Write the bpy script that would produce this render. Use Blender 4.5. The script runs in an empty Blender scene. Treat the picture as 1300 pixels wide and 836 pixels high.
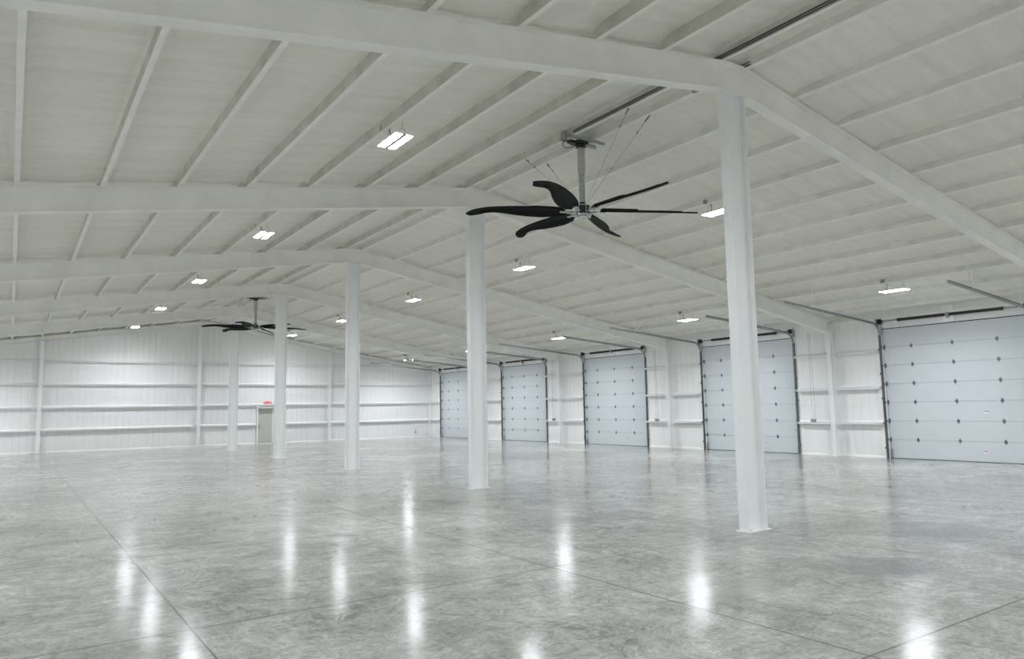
import bpy, math, random
from mathutils import Vector, Matrix, noise as mnoise
random.seed(7)
C = bpy.context.scene.collection
PI = math.pi
def R(d): return math.radians(d)

# ------------------------------------------------------------------ plan of the building (metres)
FY = [7.076 + 7.6595 * k for k in range(5)]      # planes of the five portal frames in view
YEND = 44.62                                      # foam face of the far wall
YBACK = -8.3                                      # wall behind the photographer
XL, XR = -5.5, 23.68                              # foam faces of the long walls
XC = 9.07                                         # ridge line / column line
TOP = [(-6.0, 4.84), (8.85, 7.10), (9.30, 7.12), (14.5, 6.17), (23.9, 4.58)]
def top(x):                                       # underside of the purlins = top of the rafters
    for (x0, z0), (x1, z1) in zip(TOP, TOP[1:]):
        if x <= x1: return z0 + (z1 - z0) * (x - x0) / (x1 - x0)
    return TOP[-1][1]
PL = [8.81 - 1.265 * k for k in range(12)]
PR = [9.37 + 1.225 * k for k in range(12)]

# ------------------------------------------------------------------ mesh helper
class MB:
    def __init__(s): s.v = []; s.f = []; s.m = []; s.sm = []
    def add(s, vs, fs, mi=0, smooth=False):
        n = len(s.v); s.v += [tuple(v) for v in vs]
        for f in fs:
            s.f.append(tuple(i + n for i in f)); s.m.append(mi); s.sm.append(smooth)
    def box(s, x0, x1, y0, y1, z0, z1, mi=0, M=None):
        vs = [Vector((x, y, z)) for z in (z0, z1) for y in (y0, y1) for x in (x0, x1)]
        if M is not None: vs = [M @ v for v in vs]
        s.add(vs, [(0, 2, 3, 1), (4, 5, 7, 6), (0, 1, 5, 4), (2, 6, 7, 3), (0, 4, 6, 2), (1, 3, 7, 5)], mi)
    def bar(s, a, b, w, h, mi=0):                 # rectangular bar from a to b, h is the size towards "up"
        a, b = Vector(a), Vector(b); d = (b - a).normalized()
        up = Vector((0, 0, 1)) if abs(d.z) < .95 else Vector((1, 0, 0))
        sd = d.cross(up).normalized(); up = sd.cross(d)
        vs = [p + sd * (sx * w / 2) + up * (sz * h / 2) for p in (a, b) for sz in (-1, 1) for sx in (-1, 1)]
        s.add(vs, [(0, 1, 3, 2), (4, 6, 7, 5), (0, 4, 5, 1), (2, 3, 7, 6), (0, 2, 6, 4), (1, 5, 7, 3)], mi)
    def prism(s, pts, y0, y1, mi=0, axis='y'):    # closed outline (u,w) extruded along an axis
        n = len(pts)
        def P(u, w, t):
            return {'y': (u, t, w), 'x': (t, u, w), 'z': (u, w, t)}[axis]
        vs = [P(u, w, y0) for u, w in pts] + [P(u, w, y1) for u, w in pts]
        fs = [tuple(range(n)), tuple(range(2 * n - 1, n - 1, -1))]
        fs += [(i, i + n, (i + 1) % n + n, (i + 1) % n) for i in range(n)]
        s.add(vs, fs, mi)
    def tube(s, path, r, n=8, mi=0, closed=False):
        path = [Vector(p) for p in path]; m = len(path); rings = []
        prev = None
        for i, p in enumerate(path):
            if closed: d = path[(i + 1) % m] - path[i - 1]
            else: d = path[min(i + 1, m - 1)] - path[max(i - 1, 0)]
            d.normalize()
            if prev is None:
                up = Vector((0, 0, 1)) if abs(d.z) < .9 else Vector((1, 0, 0))
                a = d.cross(up).normalized()
            else: a = (prev - d * prev.dot(d)).normalized()
            prev = a; b = d.cross(a)
            rr = r[i] if isinstance(r, (list, tuple)) else r
            rings.append([p + a * (math.cos(2 * PI * k / n) * rr) + b * (math.sin(2 * PI * k / n) * rr) for k in range(n)])
        vs = [v for q in rings for v in q]; fs = []
        for i in range(m if closed else m - 1):
            j = (i + 1) % m
            for k in range(n):
                fs.append((i * n + k, i * n + (k + 1) % n, j * n + (k + 1) % n, j * n + k))
        s.add(vs, fs, mi, True)
        if not closed: s.add([v for v in rings[0]], [tuple(range(n - 1, -1, -1))], mi); s.add([v for v in rings[-1]], [tuple(range(n))], mi)
    def cyl(s, c, r, z0, z1, n=24, mi=0, r2=None):
        s.tube([(c[0], c[1], z0), (c[0], c[1], z1)], [r, r if r2 is None else r2], n, mi)
    def mesh(s, name, mats):
        me = bpy.data.meshes.new(name); me.from_pydata(s.v, [], s.f)
        for m in (mats if isinstance(mats, (list, tuple)) else [mats]): me.materials.append(m)
        me.polygons.foreach_set('material_index', s.m); me.polygons.foreach_set('use_smooth', s.sm)
        me.update(); return me
    def build(s, name, mats, parent=None, bevel=0):
        o = bpy.data.objects.new(name, s.mesh(name, mats)); C.objects.link(o)
        if parent: o.parent = parent
        if bevel:
            b = o.modifiers.new('bevel', 'BEVEL'); b.width = bevel; b.segments = 2; b.limit_method = 'ANGLE'
        return o
def tag(o, label=None, cat=None, group=None, kind=None):
    for k, v in (('label', label), ('category', cat), ('group', group), ('kind', kind)):
        if v: o[k] = v
        elif k in o: del o[k]
    return o
def empty(name, loc=(0, 0, 0), rz=0):
    o = bpy.data.objects.new(name, None); C.objects.link(o); o.location = loc; o.rotation_euler = (0, 0, rz)
    o.empty_display_size = .2; return o
def copy_tree(o, parent=None):
    c = o.copy(); C.objects.link(c)
    if parent: c.parent = parent
    for ch in list(o.children): copy_tree(ch, c)
    return c
ORD = ['first', 'second', 'third', 'fourth', 'fifth', 'sixth', 'seventh', 'eighth', 'ninth', 'tenth', 'eleventh', 'twelfth']

# ------------------------------------------------------------------ materials
class NT:
    def __init__(s, name):
        s.mat = bpy.data.materials.new(name); s.mat.use_nodes = True; s.t = s.mat.node_tree; s.t.nodes.clear()
        s.out = s.n('ShaderNodeOutputMaterial'); s.b = s.n('ShaderNodeBsdfPrincipled'); s.l(s.b.outputs[0], s.out.inputs[0])
    def n(s, t, **k):
        x = s.t.nodes.new(t)
        for a, b in k.items(): setattr(x, a, b)
        return x
    def l(s, a, b): s.t.links.new(a, b)
    def pos(s):
        return s.n('ShaderNodeNewGeometry').outputs['Position']
    def obj(s): return s.n('ShaderNodeTexCoord').outputs['Object']
    def mp(s, v, sc=(1, 1, 1), rot=(0, 0, 0), loc=(0, 0, 0)):
        m = s.n('ShaderNodeMapping'); m.inputs['Scale'].default_value = sc; m.inputs['Rotation'].default_value = rot
        m.inputs['Location'].default_value = loc; s.l(v, m.inputs[0]); return m.outputs[0]
    def noise(s, v, sc, det=4, rough=.5, dist=0, out=0):
        m = s.n('ShaderNodeTexNoise'); m.inputs['Scale'].default_value = sc; m.inputs['Detail'].default_value = det
        m.inputs['Roughness'].default_value = rough; m.inputs['Distortion'].default_value = dist; s.l(v, m.inputs['Vector']); return m.outputs[out]
    def math(s, op, a, b=None, c=None, clamp=False):
        m = s.n('ShaderNodeMath', operation=op); m.use_clamp = clamp
        for i, x in enumerate((a, b, c)):
            if x is None: continue
            if isinstance(x, (int, float)): m.inputs[i].default_value = x
            else: s.l(x, m.inputs[i])
        return m.outputs[0]
    def ramp(s, v, pts, interp='LINEAR'):
        r = s.n('ShaderNodeValToRGB'); e = r.color_ramp; e.interpolation = interp
        while len(e.elements) < len(pts): e.elements.new(.5)
        for el, (p, c) in zip(e.elements, pts):
            el.position = p; el.color = (c, c, c, 1) if isinstance(c, (int, float)) else (*c, 1)
        s.l(v, r.inputs[0]); return r.outputs[0]
    def mix(s, f, a, b, mode='MIX'):
        m = s.n('ShaderNodeMix', data_type='RGBA', blend_type=mode)
        for inp, x in ((m.inputs[0], f), (m.inputs[6], a), (m.inputs[7], b)):
            if isinstance(x, (int, float)): inp.default_value = x
            elif isinstance(x, tuple): inp.default_value = (*x, 1)
            else: s.l(x, inp)
        return m.outputs[2]
    def sep(s, v):
        m = s.n('ShaderNodeSeparateXYZ'); s.l(v, m.inputs[0]); return m.outputs
    def bump(s, h, st=.3, dist=.01):
        m = s.n('ShaderNodeBump'); m.inputs['Strength'].default_value = st; m.inputs['Distance'].default_value = dist
        s.l(h, m.inputs['Height']); s.l(m.outputs[0], s.b.inputs['Normal'])
    def set(s, **k):
        for a, x in k.items():
            i = s.b.inputs[a.replace('_', ' ')]
            if isinstance(x, (int, float)): i.default_value = x
            elif isinstance(x, tuple): i.default_value = (*x, 1)
            else: s.l(x, i)
        return s

def simple(name, col, rough=.5, metal=0, var=.06, sc=6, bump=0):
    t = NT(name); n = t.noise(t.obj(), sc, 5, .6)
    lo = tuple(c * (1 - var) for c in col); hi = tuple(min(1, c * (1 + var)) for c in col)
    t.set(Base_Color=t.ramp(n, [(.3, lo), (.7, hi)]), Roughness=rough, Metallic=metal)
    if bump: t.bump(t.noise(t.obj(), sc * 8, 4, .6), bump, .004)
    return t.mat

def foam(name, col, rib_axis, rib, rib_amp, stain=.05, lump=.35):
    """sprayed insulation over ribbed sheet: soft lumps, ribs telegraphing through, faint streaks across the ribs"""
    t = NT(name); P = t.pos(); X = t.sep(P)
    a = X[rib_axis]
    wob = t.noise(P, .7, 3, .5)
    aw = t.math('ADD', a, t.math('MULTIPLY', wob, .05))
    fr = t.math('FRACT', t.math('DIVIDE', aw, rib))
    d = t.math('ABSOLUTE', t.math('SUBTRACT', fr, .5))                       # 0 at the rib
    line = t.ramp(d, [(0, 1), (.07, .55), (.2, 0)])
    patch = t.ramp(t.noise(P, .45, 3, .5), [(.38, .15), (.62, 1)])
    line = t.math('MULTIPLY', line, patch)
    sc = [2.4, 2.4, 2.4]; sc[rib_axis] = 9
    if rib_axis == 1: sc = [.7, 5, .7]
    if rib_axis == 0: sc = [10, 1, .5]
    streak = t.noise(t.mp(P, tuple(sc)), 1, 4, .6)
    fine = t.noise(P, 9, 6, .65); big = t.noise(P, .35, 4, .55)
    k = t.math('ADD', t.math('MULTIPLY', streak, .45), t.math('MULTIPLY', t.math('ADD', fine, big), .3))
    lo = tuple(c * (1 - stain * 2.2) for c in col); hi = tuple(min(1, c * (1 + stain)) for c in col)
    base = t.ramp(k, [(.35, lo), (.68, hi)])
    base = t.mix(t.math('MULTIPLY', line, rib_amp), base, tuple(c * .62 for c in col))
    h = t.math('ADD', t.math('MULTIPLY', fine, .35), t.math('SUBTRACT', t.math('MULTIPLY', streak, .8), t.math('MULTIPLY', line, .7)))
    t.set(Base_Color=base, Roughness=.62); t.bump(h, lump, .03)
    return t.mat

def concrete():
    t = NT('polished_concrete'); P = t.pos(); X = t.sep(P)
    warp = t.noise(P, .5, 4, .55, 0, 1)
    vm = t.n('ShaderNodeVectorMath', operation='MULTIPLY_ADD'); t.l(warp, vm.inputs[0]); vm.inputs[1].default_value = (1.6, 1.6, 0); t.l(P, vm.inputs[2])
    W = vm.outputs[0]
    big = t.noise(P, .28, 5, .6, .6); mid = t.noise(W, 1.1, 6, .62, 1.2); fine = t.noise(P, 13, 9, .78)
    sw = t.noise(t.mp(W, (2.2, 11, 1), (0, 0, R(24))), 1, 6, .62, .8)       # trowel strokes
    sw2 = t.noise(t.mp(W, (9, 2.2, 1), (0, 0, R(-38))), 1, 5, .6, .8)
    k = t.math('ADD', t.math('MULTIPLY', big, .22), t.math('MULTIPLY', mid, .26))
    k = t.math('ADD', k, t.math('MULTIPLY', t.math('ADD', sw, sw2), .17)); k = t.math('ADD', k, t.math('MULTIPLY', fine, .27)); k = t.math('SUBTRACT', k, .045)
    base = t.ramp(k, [(.40, (.15, .147, .13)), (.46, (.265, .262, .240)), (.53, (.37, .368, .342)), (.61, (.51, .51, .485))])
    dark = t.ramp(t.math('ADD', t.math('MULTIPLY', t.noise(P, .42, 3, .5), .62), t.math('MULTIPLY', t.noise(W, 4, 6, .7), .38)), [(.54, 0), (.63, 1)])
    base = t.mix(t.math('MULTIPLY', dark, .42), base, (.19, .187, .18))
    light = t.ramp(t.math('ADD', t.math('MULTIPLY', t.noise(W, .6, 3, .5), .5), t.math('MULTIPLY', t.noise(P, 5, 6, .7), .5)), [(.56, 0), (.66, 1)])
    base = t.mix(t.math('MULTIPLY', light, .35), base, (.60, .605, .595))
    # a few darker stains on the slab near the camera
    def spot(x, y, rx, ry, amt, col, b, ragged=.5):
        dx = t.math('DIVIDE', t.math('SUBTRACT', X[0], x), rx); dy = t.math('DIVIDE', t.math('SUBTRACT', X[1], y), ry)
        r = t.math('SQRT', t.math('ADD', t.math('MULTIPLY', dx, dx), t.math('MULTIPLY', dy, dy)))
        r = t.math('ADD', r, t.math('MULTIPLY', t.math('SUBTRACT', t.noise(W, 3.5, 6, .72), .5), ragged * 3))
        return t.mix(t.math('MULTIPLY', t.ramp(r, [(.35, 1), (1.0, 0)]), amt), b, col)
    base = spot(6.3, 4.95, .75, .42, .55, (.28, .275, .245), base, .25)
    base = spot(8.1, 4.7, .95, .75, .72, (.19, .19, .195), base, .8)
    base = spot(11.0, 5.3, 1.2, .8, .72, (.19, .19, .195), base, .8)
    base = spot(7.6, 9.6, 1.4, .6, .65, (.19, .19, .195), base, .8)
    grain = t.ramp(t.noise(t.mp(W, (26, 34, 10)), 1, 6, .75), [(.36, .70), (.5, 1.0), (.64, 1.22)])
    base = t.mix(.85, base, grain, 'MULTIPLY')
    # saw-cut joints on a 3.83 m grid, bay lines on the column grid
    wob = t.math('MULTIPLY', t.math('SUBTRACT', t.noise(P, 3, 3, .6), .5), .012)
    def joint(ax, off, pitch, w):
        a = t.math('ADD', X[ax], wob)
        fr = t.math('FRACT', t.math('ADD', t.math('DIVIDE', t.math('SUBTRACT', a, off), pitch), 100.5))
        d = t.math('MULTIPLY', t.math('ABSOLUTE', t.math('SUBTRACT', fr, .5)), pitch)
        return t.ramp(t.math('DIVIDE', d, w), [(.35, 1), (1, 0)]), t.ramp(t.math('DIVIDE', d, w * 9), [(0, 1), (1, 0)])
    jx, hx = joint(0, 1.38, 3.90, .014); jy, hy = joint(1, 7.0, 3.85, .014)
    J = t.math('MAXIMUM', jx, jy); Hh = t.math('MAXIMUM', hx, hy)
    base = t.mix(t.math('MULTIPLY', Hh, .16), base, (.24, .23, .205))
    base = t.mix(t.math('MULTIPLY', J, .85), base, (.085, .08, .075))
    rough = t.ramp(t.math('ADD', t.math('MULTIPLY', mid, .5), t.math('MULTIPLY', sw, .5)), [(.35, .125), (.65, .20)])
    t.set(Base_Color=base, Roughness=rough)
    t.b.inputs['Specular IOR Level'].default_value = .22
    h = t.math('ADD', t.math('MULTIPLY', t.noise(P, 14, 3, .6), .45), t.math('MULTIPLY', t.noise(P, 1.6, 2, .5), .9))
    h = t.math('SUBTRACT', h, t.math('MULTIPLY', J, .15))
    t.bump(h, .22, .004)
    return t.mat

def emit(name, col, st, base=(.9, .9, .9)):
    t = NT(name); t.set(Base_Color=base, Roughness=.5)
    t.b.inputs['Emission Color'].default_value = (*col, 1); t.b.inputs['Emission Strength'].default_value = st
    return t.mat

WHITE = (.80, .80, .775)
M = {}
M['floor'] = concrete()
M['ceil'] = foam('sprayed_ceiling_foam', (.875, .86, .80), 1, .61, .13, .045, .18)
M['wall_far'] = foam('sprayed_wall_foam_far', (.845, .84, .835), 0, .305, .20, .035, .16)
M['wall_side'] = foam('sprayed_wall_foam_side', (.875, .88, .875), 1, .305, .16, .03, .20)
M['steel'] = simple('white_painted_steel', (.86, .872, .875), .42, 0, .015, 2.5, .02)
M['purlin'] = simple('white_coated_purlin', (.90, .90, .87), .55, 0, .06, 3, .15)
M['web'] = simple('olive_purlin_web', (.62, .61, .545), .6, 0, .16, 2.2, .3)  # darker, more olive web tone than on the slope above the overhead doors
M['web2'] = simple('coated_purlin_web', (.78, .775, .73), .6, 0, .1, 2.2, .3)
M['rafter'] = simple('white_coated_rafter', (.88, .875, .845), .5, 0, .06, 1.6, .1)
M['trim'] = simple('white_trim', (.82, .82, .80), .55, 0, .05, 4)
M['panel'] = simple('overhead_door_panel', (.60, .64, .672), .38, 0, .02, 3, .04)
M['seam'] = simple('panel_seam_dark', (.16, .17, .18), .7)
M['galv'] = simple('galvanised_steel', (.42, .45, .46), .42, .6, .25, 25)
M['hinge'] = simple('weathered_hinge_zinc', (.20, .22, .225), .4, .5, .3, 30)
M['galvdark'] = simple('dark_galvanised_track', (.15, .17, .18), .4, .7, .3, 20)
M['black'] = simple('black_metal', (.018, .018, .02), .45, 0, .2, 10)
M['rubber'] = simple('black_seal', (.03, .03, .035), .7)
M['blade'] = simple('black_fan_blade', (.006, .0065, .007), .6, 0, .25, 12, .1)
M['blade'].node_tree.nodes['Principled BSDF'].inputs['Specular IOR Level'].default_value = .12
M['chrome'] = simple('bright_fan_hardware', (.62, .63, .63), .25, .85, .15, 30)
M['rod'] = simple('grey_painted_tube', (.50, .51, .49), .4, .2, .08, 20)
M['box'] = simple('grey_junction_box', (.36, .36, .345), .5, .4, .1, 20)
M['cable'] = simple('dark_cable', (.07, .07, .065), .6)
M['wire'] = simple('steel_wire', (.16, .16, .15), .45, .6)
M['doorleaf'] = simple('beige_grey_door_paint', (.56, .56, .51), .45, 0, .03, 3)
M['red'] = simple('red_print', (.32, .02, .025), .5)
M['white'] = simple('white_plastic', (.93, .93, .92), .4, 0, .02)
M['lamp'] = emit('led_diffuser', (.952, 1.0, 1.06), 30)
M['exit'] = emit('exit_sign_face', (1.0, .16, .20), .13, (.75, .22, .24))
M['exitred'] = emit('exit_sign_letters', (1.0, .01, .03), .10, (.45, .01, .02))

# ------------------------------------------------------------------ the shell
b = MB(); b.box(XL - .3, XR + .5, YBACK - .3, YEND + .3, -.2, 0)
tag(b.build('floor', M['floor']), kind='structure')

def ceiling():
    xs = set([XL - .2, XR + .3])
    for p in PL + PR:
        for d in (-.16, -.10, -.06, -.03, 0, .03, .06, .10, .16, .45, .8): xs.add(round(p + d, 3))
    for k in (9.09, 14.5): xs.add(k)
    xs = sorted(x for x in xs if XL - .2 <= x <= XR + .3)
    ys = set([YBACK - .2, YEND + .2])
    fr = FY + [FY[0] - 7.6595, YEND - .1]
    for f in fr:
        for d in (-.36, -.28, -.2, -.15, -.1, -.05, 0, .05, .1, .15, .2, .28, .36): ys.add(round(f + d, 3))
    y = YBACK
    while y < YEND: ys.add(round(y, 3)); y += .5
    ys = sorted(y for y in ys if YBACK - .2 <= y <= YEND + .2)
    vs = []; fs = []
    for y in ys:
        gy = max(math.exp(-((y - f) / .15) ** 2) for f in fr)
        for x in xs:
            dx = min(abs(x - p) for p in PL + PR)
            gx = math.exp(-(dx / .075) ** 2)
            n = mnoise.noise(Vector((x * 1.3, y * 1.3, 0))) * .016 + mnoise.noise(Vector((x * .5, y * 4, 7))) * .008
            h = (.215 if x < 9.2 else .175) - .045 * gx - .135 * gy * (1 - .35 * math.exp(-(dx / .3) ** 2)) + n
            vs.append((x, y, top(x) + max(h, .03)))
    n = len(xs); m = len(ys)
    for j in range(m - 1):
        for i in range(n - 1):
            a = j * n + i; fs.append((a, a + n, a + n + 1, a + 1))
    k = len(vs)
    vs += [(x, y, 7.6) for y in (ys[0], ys[-1]) for x in (xs[0], xs[-1])]
    fs.append((k, k + 1, k + 3, k + 2))
    me = bpy.data.meshes.new('ceiling'); me.from_pydata(vs, [], fs); me.materials.append(M['ceil'])
    me.polygons.foreach_set('use_smooth', [True] * len(fs)); me.update()
    o = bpy.data.objects.new('ceiling', me); C.objects.link(o); tag(o, kind='structure')
ceiling()

def gable(name, y0, y1, cuts, mat):
    """end wall with the roof outline; cuts = [(x0,x1,z1)] door holes"""
    b = MB(); xs = [XL - .25, 1.2, 8.85, 9.3, 14.5, XR + .25]
    for c in cuts: xs += [c[0], c[1]]
    xs = sorted(xs)
    for x0, x1 in zip(xs, xs[1:]):
        zb = 0
        for c in cuts:
            if x0 >= c[0] - 1e-6 and x1 <= c[1] + 1e-6: zb = c[2]
        b.prism([(x0, zb), (x1, zb), (x1, top(x1) + .36), (x0, top(x0) + .36)], y0, y1)
    return tag(b.build(name, mat), kind='structure')
DX0, DX1 = 12.13, 13.06
gable('wall_far', YEND, YEND + .22, [(DX0, DX1, 2.10)], M['wall_far'])
gable('wall_back', YBACK - .2, YBACK, [], M['wall_far'])
b = MB(); b.box(XL - .2, XL, YBACK, YEND, 0, top(XL) + .4)
tag(b.build('wall_left', M['wall_side']), kind='structure')
DOORS = [(8.66, 12.98), (16.29, 20.61), (23.93, 28.22), (31.40, 35.66), (38.78, 43.05)]
DH = 4.20
b = MB(); y = YBACK
for d0, d1 in DOORS:
    b.box(XR, XR + .2, y, d0, 0, 4.95); b.box(XR, XR + .2, d0, d1, DH + .02, 4.95); y = d1
b.box(XR, XR + .2, y, YEND, 0, 4.95)
tag(b.build('wall_right', M['wall_side']), kind='structure')
# foam skirting kicked out at the slab
b = MB()
y = YBACK
for d0, d1 in DOORS + [(YEND, YEND)]:
    b.prism([(XR - .035, 0), (XR, 0), (XR, .07), (XR - .012, .06)], y, d0 - .06); y = d1 + .06
tag(b.build('baseboard_right', M['trim']), kind='structure')
b = MB()
for x0, x1 in ((XL, DX0 - .1), (DX1 + .1, XR - .04)):
    b.prism([(YEND - .035, 0), (YEND, 0), (YEND, .07), (YEND - .012, .06)], x0, x1, axis='x')
tag(b.build('baseboard_far', M['trim']), kind='structure')

# ------------------------------------------------------------------ portal frames: beam over the ridge, column below
def i_band(b, pts_bot, pts_top, y, fw=.20, ft=.014, wt=.010):
    n = len(pts_bot)
    for i in range(n - 1):
        (x0, z0), (x1, z1) = pts_bot[i], pts_bot[i + 1]; (u0, w0), (u1, w1) = pts_top[i], pts_top[i + 1]
        b.prism([(x0, z0 + ft), (x1, z1 + ft), (u1, w1 - ft), (u0, w0 - ft)], y - wt / 2, y + wt / 2)
        b.prism([(x0, z0), (x1, z1), (x1, z1 + ft), (x0, z0 + ft)], y - fw / 2, y + fw / 2)
        b.prism([(u0, w0 - ft), (u1, w1 - ft), (u1, w1), (u0, w0)], y - fw / 2, y + fw / 2)
BOT = [(XL, top(XL) - .46), (8.84, 6.65), (9.31, 6.65), (14.5, 5.72), (23.40, 4.22)]
TPS = [(XL, top(XL)), (8.84, 7.10), (9.31, 7.12), (14.5, 6.17), (23.40, top(23.4))]
NTH = ['nearest', 'second', 'third', 'fourth', 'fifth']
b = MB(); i_band(b, BOT, TPS, 0)
RB = b.mesh('roof_beam', M['rafter'])
b = MB()                                                      # flange braces: small angles down from purlins
for x in (10.6, 13.05, 16.72, 19.17, 6.28, 3.75, 1.22):
    zb = [z0 + (z1 - z0) * (x - x0) / (x1 - x0) for (x0, z0), (x1, z1) in zip(BOT, BOT[1:]) if x0 <= x <= x1][0]
    b.bar((x, .09, zb + .03), (x, .62, top(x) + .02), .035, .006); b.bar((x, .09, zb + .03), (x, .62, top(x) + .02), .006, .035)
RBR = b.mesh('flange_brace', M['rafter'])
BEAML = ['nearest white ridge beam, crossing the top of the picture above the closest column',
         'second white gable beam, passing behind the tips of the near black fan',
         'third white gable beam, meeting the third column at its peak',
         'fourth white gable beam, just in front of the far black fan mount',
         'fifth white gable beam, the last before the far wall']
COLL = ['nearest and thickest white steel column, beside the near black fan',
        'second white steel column, directly below the tip of a black fan blade',
        'third white steel column, middle one of the line of five',
        'fourth white steel column, crossing in front of the grey exit door edge',
        'fifth white steel column, farthest of the freestanding line, by the far wall']
WCOL = [None, 'white steel wall column between the two nearest overhead doors',
        'white steel wall column between the second and third overhead doors',
        'white steel wall column between the third and fourth overhead doors',
        'white steel wall column between the fourth and farthest overhead doors']
CW = .432
b = MB(); x0, x1 = 8.85, 8.85 + CW
b.box(x0 + .012, x1 - .012, -.005, .005, 0.02, 6.64)
for xx in (x0, x1 - .012): b.box(xx, xx + .012, -.083, .083, .02, 6.64)
COLM = b.mesh('support_column', M['steel'])
b = MB(); b.box(x0 - .03, x1 + .06, -.12, .12, 0, .018)
for dx in (.1, .33):
    for dy in (-.06, .06): b.cyl((x0 + dx, dy), .014, .018, .05, 6)
BASEM = b.mesh('base_plate', M['trim'])
b = MB(); b.box(x0 - .0, x1 + .0, -.1, .1, 6.63, 6.65)
CAPM = b.mesh('cap_plate', M['steel'])
b = MB(); b.box(23.40, 23.412, -.075, .075, 0.014, top(23.4) - .0); b.box(23.412, XR, -.005, .005, .014, top(23.5) - .02)
b.box(XR - .012, XR, -.075, .075, .014, top(XR) - .03)
b.box(23.412, XR - .012, -.07, .07, 4.21, 4.222)
WCM = b.mesh('wall_column', M['steel'])
b = MB(); b.box(23.37, XR, -.1, .1, 0, .014)
WBM = b.mesh('base_plate', M['trim'])
def part(name, me, parent):
    o = bpy.data.objects.new(name, me); C.objects.link(o); o.parent = parent; return o
for k, y in enumerate(FY):
    o = part('roof_beam', RB, None); o.location = (0, y, 0); tag(o, BEAML[k], 'roof beam', 'gable roof beams')
    part('flange_brace', RBR, o)
    o = part('support_column', COLM, None); o.location = (0, y, 0); tag(o, COLL[k], 'column', 'freestanding columns under the ridge')
    part('base_plate', BASEM, o); part('cap_plate', CAPM, o)
    if k:
        o = part('wall_column', WCM, None); o.location = (0, y, 0); tag(o, WCOL[k], 'column', 'wall columns between the overhead doors')
        part('base_plate', WBM, o)
    else:
        o = part('wall_column', WCM, None); o.location = (0, y, 0); tag(o, 'white steel wall column on the camera side of the nearest overhead door', 'column', 'wall columns between the overhead doors')
        part('base_plate', WBM, o)
# end frame against the far wall
YP = YEND - .10
b = MB(); E0 = [(x, z - .23) for x, z in TPS[:-1]] + [(XR, top(XR) - .23)]; E1 = TPS[:-1] + [(XR, top(XR))]
i_band(b, E0, E1, YP, .16, .012, .008)
tag(b.build('end_rafter', M['rafter']), 'shallow white gable rafter lying against the top of the far wall', 'roof beam')
for x, lab in ((1.22, 'white end-wall post at the edge of the picture, between ribbed foam panels'),
               (8.82, 'white end-wall post beneath the roof peak, left of the exit door'),
               (16.50, 'white end-wall post on the far wall to the right of the exit door'),
               (23.58, 'white corner post where the far wall meets the overhead-door wall')):
    b = MB(); w = .085; zt = top(x) - .25
    b.box(x - w, x + w, YP - .12, YP - .11, 0, zt); b.box(x - .005, x + .005, YP - .11, YEND, 0, zt)
    b.box(x - w, x + w, YEND - .012, YEND, 0, zt)
    tag(b.build('end_wall_post', M['steel']), lab, 'column', 'posts along the far wall')

# ------------------------------------------------------------------ purlins
def purlin_mesh(slope, web, yA=YBACK, yB=YEND):
    b = MB(); L = yB - yA
    def P(u, w): return (u, w + u * slope)
    w = .008; f = .078
    b.prism([P(0, 0), P(f, 0), P(f, .008), P(w, .008), P(0, .008)], yA, yB)
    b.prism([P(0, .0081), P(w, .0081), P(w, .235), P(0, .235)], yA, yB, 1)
    b.prism([P(f - .003, .008), P(f, .008), P(f, .028), P(f - .003, .028)], yA, yB)
    return b.mesh('roof_purlin', [M['purlin'], M[web]])
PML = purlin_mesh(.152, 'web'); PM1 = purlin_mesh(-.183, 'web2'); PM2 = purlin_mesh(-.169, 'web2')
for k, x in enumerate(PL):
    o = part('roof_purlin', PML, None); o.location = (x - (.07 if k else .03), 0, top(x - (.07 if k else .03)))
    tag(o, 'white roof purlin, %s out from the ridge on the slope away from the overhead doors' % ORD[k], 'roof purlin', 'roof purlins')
for k, x in enumerate(PR):
    o = part('roof_purlin', PM1 if x < 14.4 else PM2, None); o.location = (x - .03, 0, top(x - .03))
    tag(o, 'white roof purlin, %s out from the ridge on the slope above the overhead doors' % ORD[k], 'roof purlin', 'roof purlins')
# eave strut along the top of the door wall
b = MB(); b.box(XR - .10, XR, FY[0] - 7, YEND - .2, 4.50, 4.512); b.box(XR - .10, XR - .092, FY[0] - 7, YEND - .2, 4.512, 4.575)
tag(b.build('trim_1', M['purlin']), kind='structure')

# ------------------------------------------------------------------ girts
GZ = [1.14, 2.30, 3.50, 4.70]
HGT = ['lowest', 'second', 'third', 'topmost']
def girt_y(y0, y1, z, lab):
    b = MB(); xf = XR - .17
    b.box(xf, XR, y0, y1, z, z + .01); b.box(xf, xf + .008, y0, y1, z - .055, z + .01)
    b.prism([(XR - .09, z + .01), (XR, z + .01), (XR, z + .08)], y0, y1)
    tag(b.build('wall_girt', M['steel']), lab, 'wall girt', 'girts on the overhead-door wall')
PLACE = ['nearest overhead door', 'second overhead door', 'third overhead door', 'fourth overhead door', 'farthest overhead door']
for k, (d0, d1) in enumerate(DOORS):
    c0 = FY[k] + .09; c1 = (FY[k + 1] - .09) if k < 4 else YEND - .16
    for i, z in enumerate(GZ[:3]):
        n = ['lowest', 'middle', 'top'][i]
        if k: girt_y(c0 + .07, d0 - .1, z, '%s white shelf-like girt on the near side of the %s' % (n, PLACE[k]))
        girt_y(d1 + .1, c1 - .05 if k < 4 else c1, z, '%s white shelf-like girt on the far side of the %s' % (n, PLACE[k]))
POSTX = [XL, 1.22, 8.82, 16.50, 23.58]
SPAN = ['at the picture edge left of the first end-wall post', 'between the first end-wall post and the ridge post',
        'between the ridge post and the post beyond the exit door', 'between the last end-wall post and the corner']
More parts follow.
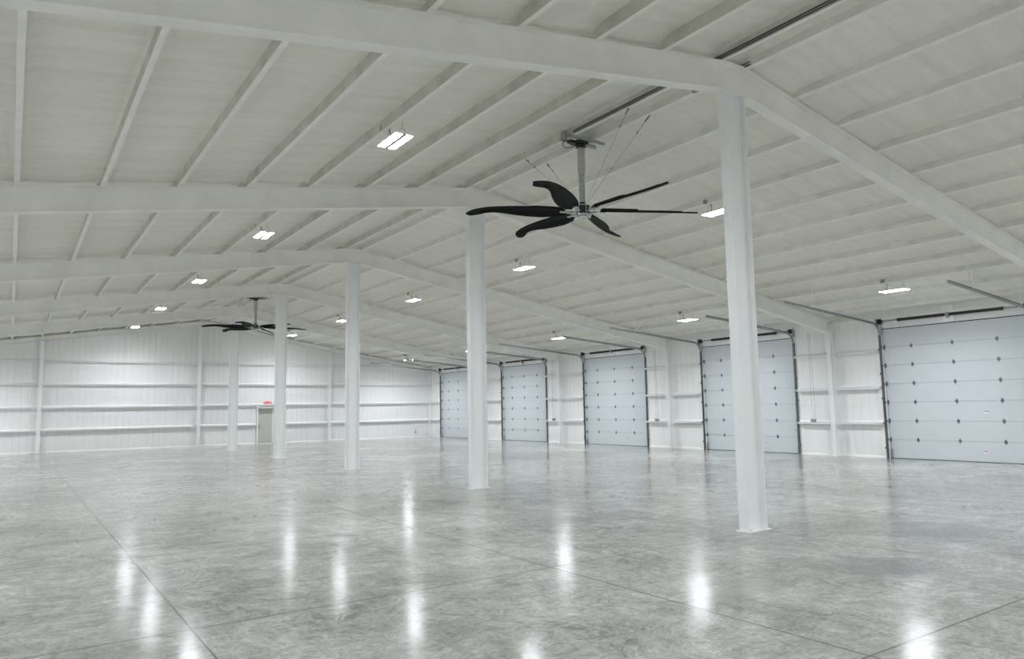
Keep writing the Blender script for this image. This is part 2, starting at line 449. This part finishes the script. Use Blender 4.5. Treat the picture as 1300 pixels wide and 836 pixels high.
def girt_x(x0, x1, z, lab):
    b = MB(); yf = YEND - .17
    b.box(x0, x1, yf, YEND, z, z + .01); b.box(x0, x1, yf, yf + .008, z - .055, z + .01)
    b.prism([(YEND - .09, z + .01), (YEND, z + .01), (YEND, z + .08)], x0, x1, axis='x')
    tag(b.build('wall_girt', M['steel']), lab, 'wall girt', 'girts on the far wall')
for s in range(4):
    a, c = POSTX[s] + (.09 if s else .0), POSTX[s + 1] - .09
    for i, z in enumerate(GZ):
        if i == 3 and s == 0: a2 = -2.6
        else: a2 = a
        c2 = min(c, 20.8) if i == 3 else c
        if s == 2 and i == 0:
            girt_x(a, DX0 - .09, z, 'lowest far-wall girt, stopping short at the exit door frame')
            girt_x(DX1 + .09, c, z, 'lowest far-wall girt, starting on the other side of the exit door')
        else:
            girt_x(a2, c2, z, '%s far-wall girt %s' % (HGT[i], SPAN[s]))

# ------------------------------------------------------------------ overhead doors
def hinge_mesh():
    b = MB(); pts = [(0, .088), (.018, .05), (.046, .022), (.046, -.022), (.018, -.05), (0, -.088), (-.018, -.05), (-.046, -.022), (-.046, .022), (-.018, .05)]
    b.prism(pts, -.008, 0, axis='x'); b.tube([(-.014, -.04, 0), (-.014, .04, 0)], .012, 8)
    for z in (-.05, .05): b.tube([(-.016, 0, z), (-.008, 0, z)], .008, 6)
    return b.mesh('hinge', M['hinge'])
HM = hinge_mesh()
def endhinge_mesh():
    b = MB(); b.box(-.010, 0, -.03, .03, -.075, .075); b.box(-.045, -.01, -.012, .012, -.03, .03)
    b.tube([(-.035, -.06, 0), (-.035, .03, 0)], .008, 8); b.tube([(-.035, -.075, 0), (-.035, -.05, 0)], .024, 12)
    return b.mesh('roller_hinge', M['hinge'])
EHM = endhinge_mesh()
def decal(b, y, z, w=.11, h=.075, x=0):
    b.box(x - .003, x, y - w / 2, y + w / 2, z - h / 2, z + h * .22, 1); b.box(x - .003, x, y - w / 2, y + w / 2, z + h * .22, z + h / 2, 0)
    for i in range(3): b.box(x - .004, x - .003, y - w * .1, y + w * .38, z - h * .38 + i * h * .16, z - h * .34 + i * h * .16, 2)
    b.box(x - .004, x - .003, y - w * .4, y - w * .22, z - h * .3, z, 0)
DLAB = ['nearest large white sectional overhead door, cut off by the picture edge', 'second nearest white sectional overhead door, partly behind the closest column',
        'third white sectional overhead door along the side wall', 'fourth white sectional overhead door, with a red tag above it',
        'farthest white sectional overhead door, partly behind the second column']
DX = XR + .045                                                 # inner face of the leaf
def overhead(k):
    y0, y1 = DOORS[k]; W = y1 - y0; yc = (y0 + y1) / 2
    r = empty('door_%d' % (k + 1), (DX, yc, 0)); tag(r, DLAB[k], 'overhead door', None, 'structure')
    sh = DH / 7
    s = MB(); s.box(0, .05, -W / 2, W / 2, .004, sh - .004)
    s.prism([(0, sh - .004), (.05, sh - .004), (.05, sh), (.012, sh)], -W / 2, W / 2)
    sm = s.mesh('door_section', M['panel'])
    for i in range(7):
        o = part('door_section', sm, r); o.location = (0, 0, i * sh)
    s = MB(); s.box(.03, .06, -W / 2, W / 2, 0, DH); s.build('weather_backing', M['seam'], r)
    s = MB(); s.box(-.012, .03, -W / 2, W / 2, DH - .004, DH + .022); s.build('top_seal', M['rubber'], r)
    s = MB(); s.box(-.004, .05, -W / 2, W / 2, 0, .016); s.build('bottom_seal', M['rubber'], r)
    hy = [-W / 2 + .92 + (W - 1.84) / 2 * j for j in range(3)]
    for i in range(1, 7):
        for yy in hy:
            o = part('hinge', HM, r); o.location = (0, yy, i * sh)
        for sg in (-1, 1):
            o = part('roller_hinge', EHM, r); o.location = (0, sg * (W / 2 - .05), i * sh); o.rotation_euler = (0, 0, 0); o.scale = (1, -sg, 1) if sg > 0 else (1, 1, 1)
    for sg in (-1, 1):
        ye = sg * (W / 2 + .035)
        # bottom bracket
        s = MB(); s.box(-.012, 0, sg * (W / 2 - .10), sg * (W / 2 - .02), .02, .30); s.box(-.04, -.012, sg * (W / 2 - .06), sg * (W / 2 - .02), .04, .16)
        s.build('bottom_bracket', M['galv'], r)
        # white jamb trim, then vertical track with angle
        s = MB(); s.box(-.065, -.03, sg * (W / 2 + .02), sg * (W / 2 + .10), 0, DH + .3); s.build('jamb_trim', M['trim'], r)
        s = MB()
        s.box(-.125, -.115, ye - .030, ye + .030, 0, 4.02); s.box(-.115, -.068, ye + sg * .022, ye + sg * .030, 0, 4.02)
        s.box(-.078, -.068, ye - .028, ye + .028, 0, 4.02)
        for z in (.3, 1.1, 1.9, 2.7, 3.5): s.box(-.14, -.066, ye + sg * .03, ye + sg * .055, z, z + .06)
        s.build('vertical_track', M['galvdark'], r)
        # curved and sloping horizontal track
        s = MB(); path = []
        Rr = .38; cx = -.12 - Rr; cz = 4.0
        tilt = math.atan(.085)
        for j in range(9):
            a = j / 8 * (PI / 2 - tilt); path.append(Vector((cx + Rr * math.cos(a), ye, cz + Rr * math.sin(a))))
        e = path[-1]; xe = 18.62 - DX if sg > 0 else 18.95 - DX
        path.append(Vector((xe, ye, e.z + (e.x - xe) * .085)))
        for a, c in zip(path, path[1:]):
            s.bar(a, c, .010, .05); s.bar(a + Vector((0, -sg * .02, .024)), c + Vector((0, -sg * .02, .024)), .045, .006); s.bar(a + Vector((0, 0, .045)), c + Vector((0, 0, .038)), .012, .02, 1)
            s.bar(a + Vector((0, -sg * .02, -.024)), c + Vector((0, -sg * .02, -.024)), .045, .006)
        a, c = path[3], path[-1]
        s.build('horizontal_track', [M['galv'], M['galvdark']], r)
        # hangers to the purlins
        hx = xe + 1.30; hz = e.z + (e.x - hx) * .085
        s = MB()
        X0 = 20.40 - DX; zt = top(20.40)
        s.bar((hx, ye, hz + .02), (X0 + .02, ye, zt + .02), .035, .006); s.bar((hx, ye, hz + .02), (X0 + .02, ye, zt + .02), .006, .035)
        s.bar((hx, ye, hz + .02), (X0 - .35, ye + .02, zt - .0 + .2), .03, .006); s.bar((hx, ye, hz + .02), (X0 - .35, ye + .02, zt + .2), .006, .03)
        s.build('track_hanger', M['purlin'], r)
        # end bearing plate and cable drum
        s = MB(); s.box(-.20, -.03, ye - .006 + sg * .05, ye + .006 + sg * .05, 4.24, 4.56); s.box(-.05, -.035, ye - .06, ye + .06, 4.02, 4.30)
        s.build('bearing_plate', M['galv'], r)
        s = MB(); s.tube([(-.16, ye - sg * .02, 4.45), (-.16, ye - sg * .12, 4.45)], .085, 20); s.build('cable_drum', M['black'], r)
        s = MB(); s.tube([(-.075, ye - sg * .07, 4.40), (-.022, ye - sg * .085, .12)], .0035, 6); s.build('lift_cable', M['wire'], r)
    s = MB(); s.tube([(-.16, -W / 2 - .1, 4.45), (-.16, W / 2 + .1, 4.45)], .0127, 10); s.build('torsion_shaft', M['galvdark'], r)
    for sg, L in ((1, 1.42), (-1, 1.42)):
        s = MB(); n = 60; rr = []
        path = []
        for j in range(n * 2 + 1):
            path.append((-.16, sg * (.05 + L * j / (2 * n)), 4.45)); rr.append(.047 if j % 2 else .040)
        s.tube(path, rr, 14); 
        s.build('torsion_spring', M['black'], r)
        s = MB(); s.tube([(-.16, sg * (L + .04), 4.45), (-.16, sg * (L + .11), 4.45)], .052, 14); s.build('winding_cone', M['black'], r)
    s = MB(); s.box(-.125, -.045, -.15, .15, DH + .03, 4.73); s.build('spring_pad', M['white'], r)
    s = MB(); s.box(-.17, -.125, -.012, .012, 4.38, 4.52); s.box(-.131, -.125, -.05, .05, 4.34, 4.58); s.tube([(-.16, -.05, 4.45), (-.16, .05, 4.45)], .06, 16)
    s.build('centre_bearing', M['galv'], r)
    if k == 3:
        s = MB(); s.box(-.131, -.126, -.12, .0, 4.26, 4.40); s.build('red_tag', M['red'], r)['label'] = 'red warning tag'
    # warning stickers
    s = MB(); 
    if k == 0: decal(s, 10.02 - yc, 1.46); decal(s, 10.14 - yc, .29)
    else: decal(s, y0 + 1.38 - yc, .31)
    s.build('warning_sticker', [M['red'], M['white'], M['box']], r)['label'] = 'small red and white warning sticker'
    # slide lock near the near jamb of each door except the first
    s = MB(); s.box(-.02, 0, -W / 2 + .04, -W / 2 + .14, .82, .88); s.box(-.035, -.02, -W / 2 - .02, -W / 2 + .18, .84, .86)
    s.build('slide_lock', M['galv'], r)
    return r
for k in range(5): overhead(k)

# hand chains beside the doors
CH = ['hand chain and keeper on the wall beside the second overhead door', 'hand chain and keeper on the wall beside the third overhead door',
      'hand chain and keeper on the wall beside the fourth overhead door']
for k in range(3):
    y = DOORS[k + 1][0] - .76
    r = empty('chain_hoist', (XR - .18, y, 1.15)); tag(r, 'thin galvanised ' + CH[k], 'chain hoist', 'hand chain hoists between the doors')
    s = MB()
    for dy, zt in ((-.07, 3.1), (.04, 3.2)): s.tube([(0, dy, .02), (0, dy * .6, zt)], .0035, 6)
    s.tube([(0, -.07, .02), (0, -.02, -.03), (0, .04, .02)], .0035, 6)
    s.build('chain', M['wire'], r)
    s = MB(); s.box(.01, .17, .02, .10, .003, .10); s.box(-.008, .01, .0, .12, .0, .12); s.build('chain_keeper', M['galv'], r, .004)
    s = MB(); s.tube([(-.008, .06, .06), (-.03, .06, .06)], .018, 10); s.build('lock_stud', M['galvdark'], r)

# ------------------------------------------------------------------ exit door in the far wall
r = empty('door_6', ((DX0 + DX1) / 2, YEND + .1, 0)); tag(r, 'beige-grey metal exit door under the red exit sign', 'door', None, 'structure')
hw = (DX1 - DX0) / 2
s = MB(); s.box(-hw + .04, hw - .04, -.005, .04, .01, 2.05); s.build('door_leaf', M['doorleaf'], r)
s = MB()
for sg in (-1, 1): s.box(sg * hw, sg * (hw - .05), -.09, .06, 0, 2.10)
s.box(-hw, hw, -.09, .06, 2.05, 2.10); s.build('door_frame', M['trim'], r)
s = MB()                                                       # framed opening of steel channels to the girt above
for sg in (-1, 1): s.box(sg * (hw + .005), sg * (hw + .065), -.27, -.10, 0, 2.245)
s.box(-hw - .005, hw + .005, -.27, -.10, 2.10, 2.16); s.build('opening_frame', M['steel'], r)
s = MB(); s.tube([(-hw + .11, -.005, .95), (-hw + .11, -.05, .95)], .026, 12); s.bar((-hw + .11, -.05, .95), (-hw + .22, -.05, .95), .018, .02)
s.build('lever_handle', M['galvdark'], r)
s = MB(); s.tube([(-hw + .11, -.005, 1.10), (-hw + .11, -.03, 1.10)], .028, 12); s.build('deadbolt', M['galvdark'], r)

# exit sign
r = empty('exit_sign', (12.66, YEND - .185, 2.42)); tag(r, 'small red glowing EXIT sign with two lamp heads above the grey door', 'exit sign')
s = MB(); s.box(-.15, .15, 0, .05, -.095, .095); s.build('housing', M['white'], r, .006)
s = MB(); s.box(-.14, .14, -.004, 0, -.085, .085); s.build('sign_face', M['exit'], r)
cu = bpy.data.curves.new('exit_letters', 'FONT'); cu.body = 'EXIT'; cu.size = .14; cu.align_x = 'CENTER'; cu.align_y = 'CENTER'; cu.extrude = .002; cu.offset = .003
to = bpy.data.objects.new('exit_letters', cu); C.objects.link(to)
bpy.context.view_layer.update()
me = bpy.data.meshes.new_from_object(to.evaluated_get(bpy.context.evaluated_depsgraph_get())); bpy.data.objects.remove(to)
me.materials.clear(); me.materials.append(M['exitred'])
o = part('exit_letters', me, r); o.rotation_euler = (PI / 2, 0, 0); o.location = (0, -.007, 0)
for sg in (-1, 1):
    s = MB(); s.tube([(sg * .16, .025, .0), (sg * .20, .0, .02)], .012, 8); s.tube([(sg * .195, .02, .0), (sg * .215, -.05, -.02)], [.028, .042], 14)
    s.build('lamp_head', M['galvdark'], r)
s = MB(); s.box(-.05, .05, .05, .185, -.06, .06); s.build('mounting_arm', M['white'], r)
# small outlet with conduit near the far corner
r = empty('outlet_box', (22.55, YEND, .34)); tag(r, 'tiny grey outlet box with thin conduit low on the far wall near the corner', 'outlet box')
s = MB(); s.box(-.035, .035, -.05, 0, -.06, .06); s.build('box_body', M['box'], r)
s = MB(); s.tube([(0, -.02, .06), (0, -.02, .30)], .010, 8); s.build('conduit', M['box'], r)

# ------------------------------------------------------------------ LED high-bay lights
def make_light():
    r = empty('high_bay_light')
    s = MB(); s.box(-.165, .165, -.36, .36, .0, .022); s.box(-.03, .03, -.355, .355, -.012, 0, 1)
    s.prism([(-.155, .022), (.155, .022), (.10, .055), (-.10, .055)], -.33, .33); s.build('housing', [M['white'], M['box']], r)
    for sg in (-1, 1):
        s = MB(); a, c = sorted((sg * .036, sg * .155)); s.box(a, c, -.35, .35, -.004, 0); s.build('diffuser', M['lamp'], r)
    la = bpy.data.lights.new('led_array', 'AREA'); la.shape = 'RECTANGLE'; la.size = .29; la.size_y = .70; la.energy = 27; la.color = (.952, 1.0, 1.06)
    la.spread = R(146); lo = part('led_array', la, r); lo.location = (0, 0, -.016)
    for yy in (-.27, .27):
        s = MB(); s.tube([(0, yy, .26), (0, yy, .14)], .003, 6)
        for sg in (-1, 1): s.tube([(0, yy, .14), (sg * .09, yy, .055)], .003, 6)
        s.build('hanger_wire', M['wire'], r)
    s = MB(); s.tube([(-.10, .24, .28), (-.06, .20, .36), (-.02, .16, .34), (-.01, .20, .24), (.02, .20, .15), (.0, .22, .05)], .008, 8); s.build('power_cord', M['cable'], r)
    s = MB(); s.box(-.135, -.075, .24, .32, .25, .345); s.build('junction_box', M['box'], r, .004)
    return r
proto = make_light()
rows = [(PL[3] + .06, -.245, 'on the roof slope away from the overhead doors'), (PR[3] + .06, -.245, 'in the row just right of the ridge'),
        (PR[9] + .04, -.235, 'in the row above the overhead-door tracks'), (PL[9] + .06, -.245, 'in the outer row out of the picture')]
NL = ['nearest', 'second nearest', 'third nearest', 'second farthest', 'farthest']
first = True
for ri, (x, dz, where) in enumerate(rows):
    for k in range(-2, 5):
        y = 10.82 + 7.6595 * k - .08
        o = proto if first else copy_tree(proto); first = False
        o.location = (x, y, top(x) + dz)
        if k >= 0 and ri < 3: lab = '%s lit twin-strip LED light %s' % (NL[k], where)
        elif ri == 3: lab = 'outer-row LED light out of the picture, %s from the back wall' % ORD[k + 2]
        else: lab = 'LED light behind the photographer, %s from the back wall, %s' % (ORD[k + 2], ['far side of ridge', 'near ridge', 'above the doors'][ri])
        tag(o, lab, 'ceiling light', 'twin-strip LED high bay lights')

# ------------------------------------------------------------------ big ceiling fans
LEAD = [(.35, .05), (.5, .11), (.65, .145), (.8, .17), (.95, .19), (1.1, .205), (1.25, .215), (1.4, .22), (1.55, .222), (1.7, .218), (1.85, .205), (2.0, .18), (2.1, .15), (2.18, .11), (2.25, .05), (2.29, -.02)]
TRAIL = [(.35, -.10), (.5, -.165), (.8, -.19), (1.1, -.15), (1.35, -.09), (1.6, -.01), (1.75, .015), (1.9, .0), (2.05, -.06), (2.2, -.10), (2.29, -.065)]
def interp(T, r):
    for (a, c), (d, e) in zip(T, T[1:]):
        if r <= d: return c + (e - c) * (r - a) / (d - a)
    return T[-1][1]
def blade_mesh():
    n = 150; nc = 7; vs = []; fs = []
    for i in range(n + 1):
        r = .35 + 1.94 * i / n
        l = interp(LEAD, r); t = interp(TRAIL, r)
        if r > 2.2: u = (r - 2.2) / .09; m = (l + t) / 2; sh = math.sqrt(max(0.02, 1 - u * u)); l = m + (l - m) * sh; t = m + (t - m) * sh
        if .45 < r < 2.15: t -= .013 if i % 2 else 0
        pit = R(20 - 5 * (r / 2.3)); droop = -.02 * r
        for j in range(nc):
            q = j / (nc - 1); c = t + (l - t) * q; cam = .030 * (1 - (2 * q - 1) ** 2) * (1 if r < 2 else .6)
            th = .010 if 0 < j < nc - 1 else .003
            for sgn in (-1, 1):
                vs.append((r, c * math.cos(pit) - cam * math.sin(pit), c * math.sin(pit) + cam + sgn * th + droop))
    w = nc * 2
    for i in range(n):
        for j in range(nc - 1):
            a = i * w + j * 2
            fs.append((a, a + 2, a + w + 2, a + w)); fs.append((a + 1, a + w + 1, a + w + 3, a + 3))
        a = i * w; fs.append((a, a + w, a + w + 1, a + 1)); a = i * w + (nc - 1) * 2; fs.append((a, a + 1, a + w + 1, a + w))
    for j in range(nc - 1):
        a = j * 2; fs.append((a, a + 1, a + 3, a + 2)); a = n * w + j * 2; fs.append((a, a + 2, a + 3, a + 1))
    me = bpy.data.meshes.new('fan_blade'); me.from_pydata(vs, [], fs); me.materials.append(M['blade'])
    me.polygons.foreach_set('use_smooth', [True] * len(fs)); me.update(); return me
BM = blade_mesh()
def stiff_mesh():
    b = MB()
    pts = [(.38, -.05), (1.10, -.04), (1.10, .10), (.95, .11), (.6, .07), (.38, .02)]
    vs = []
    for dz in (.024, .05):
        for r, c in pts:
            pit = R(20 - 5 * (r / 2.3)); vs.append((r, c * math.cos(pit), c * math.sin(pit) + dz - .02 * r + .012))
    n = len(pts); b.add(vs, [tuple(range(n))[::-1], tuple(range(n, 2 * n))] + [(i, (i + 1) % n, (i + 1) % n + n, i + n) for i in range(n)])
    return b.mesh('root_cuff', M['blade'])
SM = stiff_mesh()
def make_fan(hz):
    """hub centre at local z=0, hz = height of the mount above the hub"""
    r = empty('ceiling_fan')
    s = MB(); s.cyl((0, 0), .125, -.065, .085, 32); s.build('motor', M['black'], r)
    s = MB(); s.cyl((0, 0), .165, -.10, -.08, 32); s.cyl((0, 0), .10, -.125, -.10, 24)
    for k in range(12):
        a = k * PI / 6; s.cyl((.135 * math.cos(a), .135 * math.sin(a)), .012, -.115, -.10, 6)
    s.build('lower_plate', M['chrome'], r)
    s = MB(); s.cyl((0, 0), .15, .085, .10, 32)
    for k in range(6):
        a = k * PI / 3 + .3; s.cyl((.14 * math.cos(a), .14 * math.sin(a)), .009, -.08, .10, 8)
    s.build('upper_plate', M['chrome'], r)
    s = MB(); s.cyl((0, 0), .055, .10, .17, 16); s.cyl((0, 0), .08, .10, .125, 20); s.build('rod_clamp', M['black'], r)
    am = MB(); am.bar((.12, 0, -.03), (.46, 0, -.02), .055, .022); am.bar((.12, 0, -.055), (.30, 0, -.045), .075, .01)
    for x in (.36, .42): am.cyl((x, 0), .012, -.045, .035, 8)
    AM = am.mesh('blade_arm', M['chrome'])
    for k in range(6):
        a = R(30 + 60 * k)
        o = part('blade_arm', AM, r); o.rotation_euler = (0, 0, a)
        o = part('fan_blade', BM, r); o.rotation_euler = (0, 0, a)
        part('root_cuff', SM, o)
    s = MB(); s.box(-.042, .042, -.042, .042, .15, hz - .08); s.box(-.052, .052, -.052, .052, hz * .52, hz - .08)
    s.build('downrod', M['rod'], r)
    s = MB()
    for z in [.25 + .12 * i for i in range(7)]: s.tube([(0, -.054, z), (0, -.040, z)], .007, 6); s.tube([(-.054, 0, z), (-.040, 0, z)], .007, 6)
    s.build('rod_bolts', M['black'], r)
    return r
def fan_mount(r, hz):
    s = MB()
    for yy in (-.13, .13):
        s.box(-.40, .50, yy - .021, yy + .021, hz - .055, hz - .050); 
        for e in (-.021, .017): s.box(-.40, .50, yy + e, yy + e + .004, hz - .050, hz - .008)
    s.box(-.14, .36, -.035, .035, hz - .10, hz - .058)
    s.build('mount_channel', M['galv'], r)
    s = MB(); s.cyl((0, 0), .10, hz - .16, hz - .056, 20); s.box(-.17, .10, -.12, .12, hz - .10, hz - .056); s.box(-.30, -.17, -.05, .06, hz - .11, hz - .056)
    s.build('mount_bracket', M['black'], r, .006)
    s = MB()
    s.tube([(-.34, .10, hz - .04), (-.36, .14, hz - .13), (-.26, .16, hz - .16), (-.14, .12, hz - .14), (-.08, .06, hz - .12)], .008, 8)
    s.tube([(.02, -.08, hz - .10), (-.02, -.12, hz - .19), (-.09, -.06, hz - .18), (-.10, 0, hz - .12)], .008, 8)
    s.build('cable_loop', M['black'], r)
    s = MB(); s.box(-.46, -.385, -.06, .06, hz - .06, hz + .09); s.build('switch_box', M['box'], r, .004)
def wires(r, hz, anchors):
    for ax, ay, az in anchors:
        s = MB(); a = Vector((ax, ay, az)); h = Vector((ax, ay, 0)).normalized() * .10; h.z = .12
        p = h.lerp(a, .80)
        s.tube([h, p], .0026, 6); s.tube([p, a], .0045, 6)
        for q in (p, h.lerp(a, .92)):
            s.tube([q + Vector((.0, 0, -.018)), q + Vector((0, 0, .022))], .010, 6)
        l = h.lerp(a, .955); n = 10; d = (a - h).normalized(); sd = d.cross(Vector((0, 0, 1))).normalized()
        s.tube([l + d * (.045 * math.cos(2 * PI * i / n)) + sd * (.020 * math.sin(2 * PI * i / n)) for i in range(n)], .005, 6, closed=True)
        s.build('guy_wire', M['wire'], r)
MZ = 7.10
for (fx, fy, fz, rot, lab) in ((9.10, 10.76, 5.66, 0, 'large black six-blade ceiling fan hanging beside the nearest column'),
                               (9.07, 33.95, 5.72, 25, 'far black six-blade ceiling fan hanging between the distant columns')):
    hz = MZ - fz
    r = make_fan(hz); r.location = (fx, fy, fz); tag(r, lab, 'ceiling fan', 'black six-blade ceiling fans')
    fan_mount(r, hz)
    wires(r, hz, [(-.30, -1.72, hz + .02), (.28, -1.66, hz + .02), (-.30, 1.50, hz + .02), (.28, 1.50, hz + .02)])
    for ch in r.children:
        if ch.name.split('.')[0] in ('fan_blade', 'blade_arm'): ch.rotation_euler[2] += R(rot)

# ------------------------------------------------------------------ conduits on the ridge purlins
s = MB()
for dx, dz in ((-.035, .022), (-.030, .062)):
    s.tube([(8.78 + dx, YBACK + .2, top(8.78) + dz), (8.78 + dx, 10.55, top(8.78) + dz)], .011, 8)
tag(s.build('conduit_run', M['cable']), 'pair of thin dark conduits along the ridge purlin to the near fan', 'conduit')
r = empty('junction_box', (9.34, 7.98, 7.085)); tag(r, 'small grey junction box on the ridge purlin, just past the nearest beam', 'junction box')
s = MB(); s.box(-.065, -.006, -.06, .06, -.005, .11); s.build('box_body', M['box'], r, .004)
s = MB()
for dz in (.03, .075): s.tube([(-.03, -.06, dz), (-.03, -1.1, dz)], .010, 8)
s.build('conduit', M['cable'], r)
s = MB(); s.tube([(-.02, .06, .02), (-.02, 2.4, .02)], .009, 8); s.build('lower_conduit', M['purlin'], r)

# ------------------------------------------------------------------ camera
F, yaw, pitch, roll, H = 928.493, .6004, .1063, -.0184, 1.854
cam = bpy.data.cameras.new('camera'); co = bpy.data.objects.new('camera', cam); C.objects.link(co)
f = Vector((math.sin(yaw) * math.cos(pitch), math.cos(yaw) * math.cos(pitch), math.sin(pitch)))
r0 = Vector((math.cos(yaw), -math.sin(yaw), 0)); u0 = r0.cross(f)
rr = r0 * math.cos(roll) + u0 * math.sin(roll); uu = -r0 * math.sin(roll) + u0 * math.cos(roll)
co.matrix_world = Matrix(((rr.x, uu.x, -f.x, 0), (rr.y, uu.y, -f.y, 0), (rr.z, uu.z, -f.z, H), (0, 0, 0, 1)))
cam.sensor_fit = 'HORIZONTAL'; cam.sensor_width = 36; cam.lens = F / 1300 * 36; cam.clip_start = .05; cam.clip_end = 300
sc = bpy.context.scene; sc.camera = co
w = bpy.data.worlds.new('world'); sc.world = w; w.use_nodes = True
w.node_tree.nodes['Background'].inputs[0].default_value = (.6, .7, .9, 1); w.node_tree.nodes['Background'].inputs[1].default_value = .5
sc.view_settings.view_transform = 'Standard'; sc.view_settings.look = 'None'; sc.view_settings.gamma = 1; sc.view_settings.use_curve_mapping = False
sc.view_settings.exposure = 2.1
cy = sc.cycles
cy.use_denoising = True; cy.denoiser = 'OPENIMAGEDENOISE'; cy.max_bounces = 10; cy.diffuse_bounces = 7; cy.glossy_bounces = 4
cy.sample_clamp_indirect = 4; cy.use_light_tree = True; cy.caustics_reflective = False; cy.caustics_refractive = False
